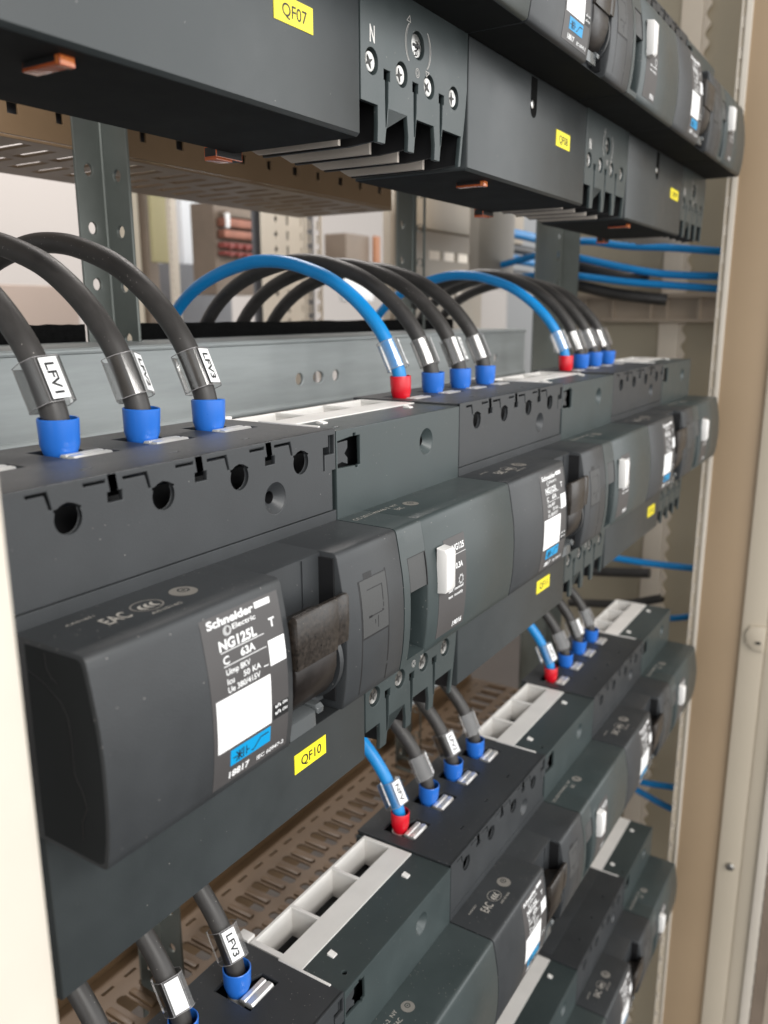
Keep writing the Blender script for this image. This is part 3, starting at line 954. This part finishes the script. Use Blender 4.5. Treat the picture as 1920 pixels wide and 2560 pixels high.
def make_cable(x, zrow, kind, label, mark='', ang=0.0, sc=1.0, lift=1.0, group=None, drop=0.0):
    blue = kind == 'blue'
    t = thing('power_cable', label, 'cable', (x, 0, zrow), group)
    r = 2.8 if blue else 3.3
    pts = []
    dx_, rz_ = random.uniform(-4, 4), random.uniform(-1.1, 1.1)
    for y, z in ARC:
        yy = 32.5 + (y - 32.5) * (sc if y > 36 else 1)
        zz = z * lift if z > 9 else z
        far = max(0.0, y - 40) / 130.0
        pts.append((dx_ * far, yy, zz + (rz_ * math.sin(far * 3.1) if z > 9 else 0)))
    path = smooth_path(pts, 5)
    MB().tube(path, r, 22).build('sheath', BCABLE if blue else CABLE, t, 60)
    b = MB()
    kb = 0.86 if blue else 1.0
    b.lathe([(a_ * kb, h_) for a_, h_ in ((3.6, -0.9), (3.75, -0.2), (4.7, 2.8), (4.95, 8.9), (4.75, 9.15), (4.45, 9.0), (4.4, 4.0), (2.6, 2.0))], (0, 32.5, 0), 'z', 36)
    bmesh.ops.rotate(b.bm, cent=(0, 32.5, 0), matrix=Matrix.Rotation(random.uniform(-0.05, 0.05), 3, 'Y') @ Matrix.Rotation(random.uniform(-0.04, 0.04), 3, 'X'), verts=b.bm.verts)
    b.build('boot', BOOTR if blue else BOOTB, t, 40)
    MB().lathe([(3.6, -5), (3.6, -0.9), (2.0, -0.85)], (0, 32.5, 0), 'z', 24).build('ferrule', TIN, t)
    # clear marker sleeve pushed over the cable
    i0 = min(range(len(path)), key=lambda i: abs(path[i].z - 11.0) + (99 if path[i].y > 60 else 0))
    i1 = min(range(len(path)), key=lambda i: abs(path[i].z - 22.5) + (99 if path[i].y > 60 else 0))
    p0, p1 = path[i0], path[i1]
    T = (p1 - p0).normalized()
    er = Vector((0.53, -0.85, 0))
    ca, sa = math.cos(ang), math.sin(ang)
    ev = Vector((-0.84, -0.52, 0))
    er, ev = er * ca + ev * sa, ev * ca - er * sa
    er = (er - T * er.dot(T)).normalized()
    ev = (ev - T * ev.dot(T)).normalized()
    sec = [(-5.3, -0.5), (-3.2, -3.0), (0, -3.9), (3.4, -3.4), (5.9, -0.6), (5.6, 1.2), (1.3, 4.5), (0.4, 4.5), (-2.8, 3.2), (-5.3, 0.5)]
    L = 11.5
    base = (p0 + p1) / 2 - T * L / 2
    q = MB()
    for k0, k1 in ((0, L),):
        ra = [q.bm.verts.new(base + T * k0 + er * a + ev * b_) for a, b_ in sec]
        rb = [q.bm.verts.new(base + T * k1 + er * a + ev * b_) for a, b_ in sec]
        for i in range(len(sec)):
            j = (i + 1) % len(sec)
            q.bm.faces.new((ra[i], ra[j], rb[j], rb[i]))
    sl = q.build('marker_sleeve', CLEAR, t, 30)
    q = MB()
    for k in (0, L):
        pp = [base + T * k + er * a + ev * b_ for a, b_ in sec]
        q.tube(pp + [pp[0]], 0.10, 6, cap=False)
    for i in (0, 5, 6):
        a, b_ = sec[i]
        q.tube([base + er * a + ev * b_, base + T * L + er * a + ev * b_], 0.09, 6)
    q.build('sleeve_edge', CLEARE, sl, 60)
    # label strip
    a = Vector((5.45, 1.65))
    b2 = Vector((2.0, 4.4))
    q = MB()
    A0 = base + T * 0.5
    th = (er * 0.6 + ev * 0.75) * 0.12

    def pt(u, v, o=0.0):   # u 0..1 across the flat, v mm along
        w = a.lerp(b2, u)
        return A0 + er * w.x + ev * w.y + T * v + (er * 0.62 + ev * 0.78) * o
    vs = [q.bm.verts.new(pt(u, v, o)) for o in (-0.12, 0.0) for u, v in ((0, 0), (1, 0), (1, L - 1), (0, L - 1))]
    for f in ((0, 1, 2, 3), (4, 5, 6, 7), (0, 1, 5, 4), (1, 2, 6, 5), (2, 3, 7, 6), (3, 0, 4, 7)):
        q.bm.faces.new([vs[i] for i in f])
    ls = q.build('label_strip', WHITEFIELD, sl, None)
    if mark:
        q = MB()
        text(q, mark, 1.4, L - 2.2, 0.0, 1.0, lambda u, v: (lambda P: P)(pt(0.72 - 0 + (-(v)) * 0.0 - 0.0, 0)) if False else pt(0.76 - v * 0.50, L - 1 - u, 0.10), 0.022)
        q.build('lettering', INK, ls, None)
    return t


CLEARE = pbsdf('clear_sleeve_edge', (0.26, 0.25, 0.25), 0.15, spec=0.8)
cg = 'power cables into the breakers'
cab = [
    (2, 0, 1, 'black', 'LFV1', -0.2, 1.0, 0.985, 'nearest black cable marked LFV1 with blue boot, middle row'),
    (2, 0, 2, 'black', 'LFV2', -0.85, 0.97, 0.985, 'black cable with edge-on marker between the LFV1 and LFV3 cables'),
    (2, 0, 3, 'black', 'LFV3', -0.5, 1.0, 1.0, 'black cable marked LFV3 with blue boot, in front of the steel upright'),
    (2, 1, 0, 'blue', 'NFV', -0.75, 1.02, 1.0, 'near sky-blue cable arching into a red boot, middle row'),
    (2, 1, 1, 'black', 'LFV1', -0.9, 1.0, 1.0, 'black cable just right of the near blue cable'),
    (2, 1, 2, 'black', 'LFV2', -0.55, 1.01, 1.01, 'middle one of the three black cables beside the near blue cable'),
    (2, 1, 3, 'black', 'LFV3', -0.8, 0.99, 1.0, 'black cable farthest from the near blue cable in the same set'),
    (2, 2, 0, 'blue', 'NFV', -0.6, 1.03, 1.0, 'far sky-blue cable arching into a red boot, middle row'),
    (2, 2, 1, 'black', 'LFV1', -0.9, 1.0, 1.02, 'black cable touching the far blue cable of the middle row'),
    (2, 2, 2, 'black', 'LFV2', -0.7, 1.0, 1.0, 'middle one of the three far black cables, middle row'),
    (2, 2, 3, 'black', 'LFV3', -1.0, 1.0, 0.99, 'rightmost black cable of the middle row'),
    (3, 0, 1, 'black', '', 0.1, 1.0, 1.0, 'black cable cut by the bottom left edge of the photo'),
    (3, 0, 2, 'black', '', 0.2, 1.0, 1.0, 'black cable with blank white marker at the bottom left'),
    (3, 0, 3, 'black', 'LFV3', 0.1, 1.0, 1.0, 'lower black cable marked LFV3 next to the white tray'),
    (3, 1, 0, 'blue', 'NFV', -0.1, 1.0, 0.98, 'lower sky-blue cable in a red boot, under the QF10 cover'),
    (3, 1, 1, 'black', 'LFV1', -0.85, 1.06, 1.0, 'black cable with shiny marker right of the lower blue cable'),
    (3, 1, 2, 'black', 'LFV2', 0.0, 1.02, 1.0, 'third cable from the left in the lower blue-red set'),
    (3, 1, 3, 'black', 'LFV3', -1.0, 1.0, 1.0, 'black cable beside the white tray right of the lower red boot set'),
    (3, 2, 0, 'blue', 'NFV', -0.1, 1.0, 1.0, 'far lower sky-blue cable in a red boot below QF11'),
    (3, 2, 1, 'black', '', -0.8, 1.02, 1.0, 'black cable next to the far lower red boot'),
    (3, 2, 2, 'black', '', -0.3, 1.0, 1.0, 'second black cable right of the far lower red boot'),
    (3, 2, 3, 'black', '', -1.0, 1.0, 1.0, 'last black cable of the far lower set, near the white tray'),
]
for r, c, k, kind, mk, ang, sc, lift, lab in cab:
    make_cable(c * P_ + BOOT[k], ROWZ[r], kind, lab, mk, ang, sc, lift, cg)

# short red lead under the near module's terminals
o = MB().tube(smooth_path([(132, 15, -96), (132.5, 17, -108), (135, 23, -118), (141, 36, -130), (150, 60, -142), (160, 90, -160)]), 2.6, 16).build('red_lead', RCABLE)
tag(o, 'red insulated lead leaving the terminals right of the QF10 cover', 'cable')

# ------------------------------------------------------------------ mounting steel


def crossbar(z, label, right=486.0):
    t = thing('steel_crossbar', label, 'steel rail', (0, 0, z), 'steel crossbars behind the rows')
    q = MB()
    hs = []
    for xc in (235.2, 422.0):
        hs += [circ(xc - 14.7, 3.8, 2.7, 18, 2.7), circ(xc, 3.8, 4.2, 18, 2.7), circ(xc + 14.4, 3.7, 2.7, 18, 2.7)]
    plate(q, rect(-60, right, -7.5, 21.8), hs, 1.6, 'front', 100.0, bev=0.5)
    plate(q, rect(-60, right, 100.6, 150.0), [], 1.6, 'top', 22.2, bev=0.4)
    q.tube([(-60, 100.6, -8.2), (right, 100.6, -8.2)], 1.7, 12)
    q.tube([(-60, 100.2, 21.0), (right, 100.2, 21.0)], 1.0, 10)
    q.build('channel', GALV, t)
    return t


crossbar(0.0, 'long galvanised steel crossbar behind the middle row of breakers')
crossbar(-195.4, 'galvanised crossbar in the shade behind the third row')

for x0, x1, lab in ((-60, 143.0, 'short black foam strip on the crossbar left of the steel upright'),
                    (171.5, 470.0, 'long black foam strip on the crossbar right of the steel upright')):
    q = MB()
    pts = []
    n = 60
    top = [(x0 + (x1 - x0) * i / n, 29.3 + random.uniform(-0.22, 0.22)) for i in range(n + 1)]
    prof = [(x0, 21.9)] + top + [(x1, 21.9)]
    q.prism(prof, 150.2, 152.8, 'y', bev=0.3)
    tag(q.build('foam_strip', FOAM), lab, 'foam strip', 'foam strips on the crossbar')


def upright(x, y, label, h=(-420, 330), w1=14.5, w2=14.0, mat=GALVD):
    t = thing('perforated_upright', label, 'steel post', (x, y, 0), 'perforated steel uprights')
    q = MB()
    h0, h1 = h
    hs1 = [circ(6.2, z, 2.1, 18, 2.4) for z in [45.3 + 22.2 * k for k in range(-20, 13)]]
    plate(q, rect(0, w1, h0, h1), hs1, 1.5, 'front', 0.0, bev=0.3)
    hs2 = [circ(-w2 / 2 - 0.5, z, 2.1, 18, 2.4) for z in [44.6 + 21.6 * k for k in range(-20, 13)]]
    plate(q, rect(-w2, 0.6, h0, h1), hs2, 1.5, 'side', w1 - 0.7, bev=0.3)
    q.tube([(w1 - 0.8, 0.6, h0), (w1 - 0.8, 0.6, h1)], 1.1, 10)
    q.build('angle_profile', mat, t)
    return t


upright(144.5, 150, 'perforated steel upright at the left behind the LFV3 cable')
upright(394, 152, 'steel upright behind the middle cables under the QF08 cover', w1=20, w2=9)
q = thing('perforated_upright', 'broad perforated upright the blue side cables pass behind', 'steel post', (570, 128, 0), 'perforated steel uprights')
b_ = MB()
plate(b_, rect(0, 60, -420, 330), [rect(48, 53, z, z + (3.5 if i % 2 else 8)) for i, z in enumerate(range(-380, 330, 19))], 1.5, 'front', 0, bev=0.3)
b_.box(60.5, 62, -14, 1.5, -420, 330)
b_.build('channel_profile', GALVD, q)

# slotted cable trays


def tray(z, y0, y1, x0, x1, label, side=0.0, below=True):
    t = thing('slotted_tray', label, 'cable tray', (0, 0, z), 'slotted cable trays')
    hs, ribs = [], []
    x = x0 + 8
    k = 0
    while x < x1 - 10:
        y = y0 + (6 if k % 2 else 10)
        if below:
            while y + 26 < y1:
                hs.append([(x, y), (x + 5.2, y), (x + 5.2, y + 22), (x, y + 22)])
                y += 28
        else:
            hs.append(rect(x + 1, x + 8, y1 - 11.2, y1 - 9.4))
            yy = y1 - 18
            while yy - 26 > y0:
                hs.append([(x + 1.8 + dx, yy + dy) for dx, dy in ((0, -18.5), (1.4, -20.2), (4.0, -20.2), (5.4, -18.5), (5.4, -2), (4.0, -0.3), (1.4, -0.3), (0, -2))])
                ribs.append((x + 9.0, x + 12.6, yy - 19.0, yy - 2.0))
                yy -= 25
        x += 14.3
        k += 1
    q = MB()
    plate(q, rect(x0, x1, y0, y1), hs, 1.2, 'top', 0.6, bev=0.25)
    for rx0, rx1, ry0, ry1 in ribs:
        q.box(rx0, rx1, ry0, ry1, 0.2, 1.9, bev=0.85)
    q.build('tray_base', TRAY, t)
    if side:
        q = MB()
        h2 = [rect(xx, xx + (4.5 if i % 2 else 3.2), 8, 12) for i, xx in enumerate(range(int(x0) + 10, int(x1) - 10, 21))]
        plate(q, rect(x0, x1, 0.8, side), h2, 1.2, 'front', y0, bev=0.2)
        q.build('tray_side', TRAY, t)
        MB().box(x0, x1, y0 + 5, y0 + 6, 2, side).build('hole_darkening_sheet', GREYD, t)  # dark sheet added behind the side holes so they look shaded
    return t


tray(97.0, 151.0, 225.0, -40, 385, 'slotted brown tray seen from below behind the top row', side=36, below=True)
tray(-295.0, 40.0, 172.0, 20, 560, 'slotted brown tray seen from above at the bottom left', side=0, below=False)
MB_ = MB().box(20, 560, 172.5, 174, -330, -280)
tag(MB_.build('tray_wall', TRAY), 'plain upright flange behind the lower slotted tray', 'panel')

# ------------------------------------------------------------------ cabinet on the right
t = thing('cabinet_post', 'beige cabinet post at the right edge with a slotted pale strip', 'cabinet post', (600, 0, 0))
q = MB()
q.box(0, 1.5, -48.0, -14.2, -800, 420, bev=0.5)
q.box(0.2, 60, -13.8, -12.6, -800, 420)
q.build('post_face', BEIGE, t)
q = MB()
hs = [rect(-9.5, -8.7, z, z + 6.2) for z in range(-790, 410, 20)]
plate(q, rect(-14.6, -7.0, -800, 420), hs, 1.4, 'side', -1.4, bev=0.5)
q.build('slotted_strip', CREAMB, t)  # coloured lighter than the post face to stand in for its brighter light
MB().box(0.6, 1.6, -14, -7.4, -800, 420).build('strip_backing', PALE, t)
t = thing('door_frame', 'pale grey door frame with screw and latch at the right edge', 'door frame', (600, 0, 0))
q = MB()
q.box(-3.0, 0, -66.6, -48.4, -800, 420, bev=0.8)
q.box(-2.4, 0, -79.0, -67.2, -800, 420, bev=0.5)
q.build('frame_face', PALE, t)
MB().box(-5.0, 0, -87.0, -79.2, -800, 420, bev=0.8).build('frame_edge', CREAMB, t)
q = MB()
q.box(-4.0, 0, -97.0, -87.3, -800, 420)
for z in range(-780, 400, 12):
    q.box(-5.2, -4.0, -89.4, -87.4, z, z + 7, bev=0.3)
q.build('hinge_strip', BROWN, t)
q = MB()
q.lathe([(0.01, -5.4), (2.6, -5.1), (3.4, -4.2), (3.6, -2.9)], (0, -58.6, -428.0), 'x', 20)
q.build('screw_head', STEEL, t)
q = MB()
q.prism([(-66.5, -208), (-55, -209.5), (-51.5, -216), (-52.5, -224), (-58, -229), (-66.5, -229.5)], -5.2, -3.0, 'x', bev=0.5)
q.box(-6.0, -5.0, -64, -60, -223.5, -221.0, bev=0.2, mi=1)
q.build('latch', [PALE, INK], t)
t = thing('door_panel', 'brown edge of the cabinet door at the far right', 'door', (600, 0, 0))
MB().box(-3.0, 8.0, -190.0, -97.5, -800, 420).build('door_skin', pbsdf('door_paint', (0.42, 0.35, 0.28), 0.5, mott=0.04, mscale=6), t)

t = thing('cabinet_wall', 'olive beige side wall of the cabinet behind the right post', 'cabinet wall', (705, 0, 0))
MB().box(0, 2, -60, 150, -900, 600).build('side_sheet', OLIVE, t)
q = MB()
q.box(-7, -0.1, 42, 60, -900, 600, bev=0.8)
q.build('side_strut', CREAM, t)
q = MB()
wav = [(41.5, -900)] + [(38.0 + 2.2 * math.sin(z * 0.42), z) for z in range(-900, 600, 3)] + [(41.5, 600)]
q.prism(wav, -6.5, -5.0, 'x')
q.build('strut_teeth', CREAM, t)
t = thing('wiring_duct', 'beige horizontal duct with ribs across the cabinet side wall', 'cable duct', (690, 0, 0))
q = MB()
q.box(0, 5, -30, 148, 25, 28, bev=0.5)
q.box(0, 5, -30, 148, 46, 50, bev=0.5)
for y in (-20, 24, 52, 66, 100, 126):
    q.box(1.5, 5, y, y + 2.5, 28, 46)
q.box(5, 7, -30, 148, 25, 50)
q.build('duct_body', pbsdf('duct_plastic', (0.38, 0.31, 0.24), 0.5, mott=0.1, mscale=20), t)


def pipe(name, pts, r, mat, label, cat='cable', group=None):
    return tag(MB().tube(smooth_path(pts, 8), r, 14).build(name, mat), label, cat, group)


sg = 'cables along the cabinet side'
pipe('side_cable', [(640, 190, 76), (640, 150, 84), (640, 126, 81.6), (640, 77.4, 70.5), (640, 40, 64), (640, -9, 61.6), (640, -60, 62)], 3.0, BCABLE, 'upper of the two blue cables crossing above the duct', group=sg)
pipe('side_cable', [(640, 190, 62), (640, 150, 67), (640, 125, 65.5), (640, 76.7, 59.0), (640, 40, 55.5), (640, -10, 50.8), (640, -60, 45)], 3.0, BCABLE, 'lower of the two blue cables crossing above the duct', group=sg)
pipe('side_cable', [(640, 150, 93), (640, 110, 93), (640, 79, 88), (640, 40, 85.0), (640, -7.5, 79.9), (640, -60, 76)], 3.0, BCABLE, 'blue cable running under the far end of the top row', group=sg)
pipe('side_cable', [(650, 160, 82), (650, 130, 76), (650, 100, 68), (650, 78, 62), (652, 60, 66)], 5.2, CABLE, 'thick black cable under the upper blue side cable', group=sg)
pipe('side_cable', [(650, 160, 62), (650, 126, 58.0), (650, 90, 50.0), (650, 62, 46.0), (655, 44, 44)], 5.0, CABLE, 'thick black cable hanging under the lower blue side cable', group=sg)
pipe('side_cable', [(640, 90, -180), (640, 68, -183.6), (640, 30, -183.5), (640, -14, -181.3), (640, -60, -178)], 3.0, BCABLE, 'blue side cable right of the QF12 cover', group=sg)
pipe('side_cable', [(650, 110, -205), (650, 70, -200), (650, 40, -196)], 4.5, CABLE, 'black cable end just under the QF12 cover', group=sg)
pipe('side_cable', [(640, 110, -234), (640, 60, -226), (640, 30, -216.0), (640, 26, -214)], 3.8, CABLE, 'black cable end above the far white tray', group=sg)
pipe('side_cable', [(640, 60, -240), (640, 13, -230.5), (640, -11, -222.0), (640, -60, -205)], 2.8, BCABLE, 'short piece of blue cable left of the post, third row level', group=sg)
pipe('side_cable', [(640, 60, -395), (640, 31.8, -398), (640, 0, -394.0), (640, -40, -388)], 3.0, BCABLE, 'upper of the two low blue side cables near the post', group=sg)
pipe('side_cable', [(640, 60, -400), (640, 34, -408), (640, 0, -417.0), (640, -40, -420)], 3.0, BCABLE, 'lower of the two low blue side cables near the post', group=sg)

# near cabinet post on the left
t = thing('near_post', 'blurred cream cabinet post at the lower left edge', 'cabinet post', (-25, -41, 0))
MB().box(-22, 0, 0, 36, -420, 330, bev=2.5).build('post_skin', CREAMB, t)

# ------------------------------------------------------------------ workshop seen through the gaps
t = MB().box(-400, 4500, 1900, 1920, -900, 1500).build('wall_back', CHALK)
t['kind'] = 'structure'
fl = MB().box(-2500, 4500, 160, 1900, -905, -900).build('floor', pbsdf('shop_floor', (0.055, 0.045, 0.038), 0.6, mott=0.1, mscale=3))
fl['kind'] = 'structure'


def bgbox(name, label, cat, x0, x1, y0, y1, z0, z1, mat, bev=2):
    return tag(MB().box(x0, x1, y0, y1, z0, z1, bev=bev).build(name, mat), label, cat)


bgbox('workbench', 'pale bench top far behind the left cables', 'bench', 450, 735, 900, 1100, -60, 72, pbsdf('bench_top', (0.42, 0.33, 0.28), 0.6), 3)
bgbox('brown_pillar', 'narrow brown pillar in the background right of the upright', 'pillar', 688, 706, 700, 720, -300, 420, BROWN)
bgbox('grey_pillar', 'pale grey pillar directly right of the perforated upright', 'pillar', 662, 682, 705, 725, -300, 420, PALE)
bgbox('yellow_sheet', 'tall dull yellow sheet in the background', 'sheet', 668, 700, 668, 674, 95, 330, YELD)
t = thing('rack_column', 'thin pale toothed rack column in the background', 'rack post', (634, 600, 0))
q = MB().box(0, 9, 0, 8, -200, 400, bev=1)
for z in range(-200, 400, 8):
    q.box(-1.6, 0.2, 0, 5, z, z + 4)
q.build('column_body', CREAM, t)
bgbox('white_locker', 'bright white cabinet in the background above the blue cable', 'cabinet', 950, 1050, 900, 1000, 112, 500, pbsdf('locker_paint', (0.74, 0.75, 0.77), 0.6))
bgbox('grey_machine', 'dark grey machine low in the background', 'machine', 900, 1040, 880, 940, -120, 112, GREYD)
t = thing('busbar_set', 'copper red busbars in the background left of the perforated column', 'busbars', (828, 700, 0))
for i, (z, hgt, mt) in enumerate(((166, 8, BROWN), (152, 12, COPPER), (137, 11, COPPER), (124, 7, REDP), (114, 5, REDP))):
    q = MB()
    q.box(4 if i else 10, 96, 0, 14, z, z + hgt, bev=1.0)
    if i > 2:
        for xx in range(10, 90, 17):
            q.box(xx, xx + 6, -4, 0, z - 2, z + hgt - 1, bev=1)
    q.build('busbar', mt, t)
MB().box(0, 100, 16, 60, 60, 185).build('busbar_housing', BROWN, t)
MB().box(6, 13, -3, 2, 150, 170, bev=1.5).build('insulator', WHITEFIELD, t)
# perforated beige column
t = thing('perforated_column', 'beige perforated column with diamond holes in the background', 'cabinet post', (554, 400, 0))
q = MB()
hs = []
for i, z in enumerate(range(-200, 420, 14)):
    hs.append([(22, z - 4.2), (23.4, z - 1.8), (25.2, z), (23.4, z + 1.8), (22, z + 4.2), (20.6, z + 1.8), (18.8, z), (20.6, z - 1.8)])
    hs.append(rect(38, 41.5, z - 4, z + 4))
    hs.append(rect(60, 62.6, z - 4, z + 4))
plate(q, rect(0, 66, -260, 420), hs, 2, 'front', 0, bev=0.4)
plate(q, rect(71, 100, -260, 420), [rect(76, 80, z - 4, z + 4) for z in range(-200, 420, 14)] + [rect(92, 95, z - 4, z + 4) for z in range(-200, 420, 14)], 2, 'front', 2, bev=0.4)
q.box(66, 71, 8, 10, -260, 420)
q.build('column_face', CREAM, t)
MB().box(2, 98, 12, 14, -260, 420).build('column_back', GREYD, t)
bgbox('cardboard_stack', 'brown boxes in the background right of the perforated column', 'boxes', 985, 1050, 600, 640, 75, 150, BROWN)
bgbox('white_crate', 'white rounded crate beside the background brown boxes', 'crate', 958, 1040, 585, 598, 50, 88, WHITEFIELD, 6)
bgbox('orange_part', 'orange brown part hanging in the background', 'part', 1050, 1066, 590, 596, 88, 150, pbsdf('orange_brown', (0.4, 0.17, 0.08), 0.6))
t = thing('drilled_panel', 'beige brown panel with a row of square cut-outs, background', 'panel', (694, 300, 0))
q = MB()
hs = []
for z in (47, 88, 128):
    hs += [rect(8 + 33 * k, 34 + 33 * k, z, z + 9) for k in range(3)]
plate(q, rect(-60, 135, -150, 160), hs, 2, 'front', 0, bev=0.4)
q.build('panel_sheet', pbsdf('panel_paint', (0.30, 0.25, 0.19), 0.55, mott=0.05), t)
bgbox('panel_backing', 'white board behind the square cut-outs of the drilled panel', 'board', 690, 900, 340, 350, -40, 170, CREAM)
bgbox('beige_column', 'plain beige column behind the far black cables', 'cabinet post', 592, 668, 190, 200, 66, 175, pbsdf('column_paint', (0.36, 0.32, 0.27), 0.55))
bgbox('white_junction_box', 'white junction box seen under the far black cable arches', 'box', 905, 1080, 380, 430, -40, 62, CHALK)
bgbox('beam_beige', 'beige horizontal beam under the QF08 cover', 'beam', 590, 830, 250, 262, 108, 150, pbsdf('beam_paint', (0.36, 0.29, 0.21), 0.5))
sgt = 'cables stacked behind the far upright'
for i, (z, mt, n_) in enumerate(((108, BCABLE, 'topmost blue'), (94, CABLE, 'upper black'), (84, BCABLE, 'middle blue'), (70, CABLE, 'lower black'), (60, BCABLE, 'lowest blue'))):
    pipe('stacked_cable', [(640, 212, z + 3), (690, 208, z + 1), (740, 205, z), (800, 205, z - 2)], 4.4, mt, n_ + ' cable in the stack left of the broad upright', group=sgt)
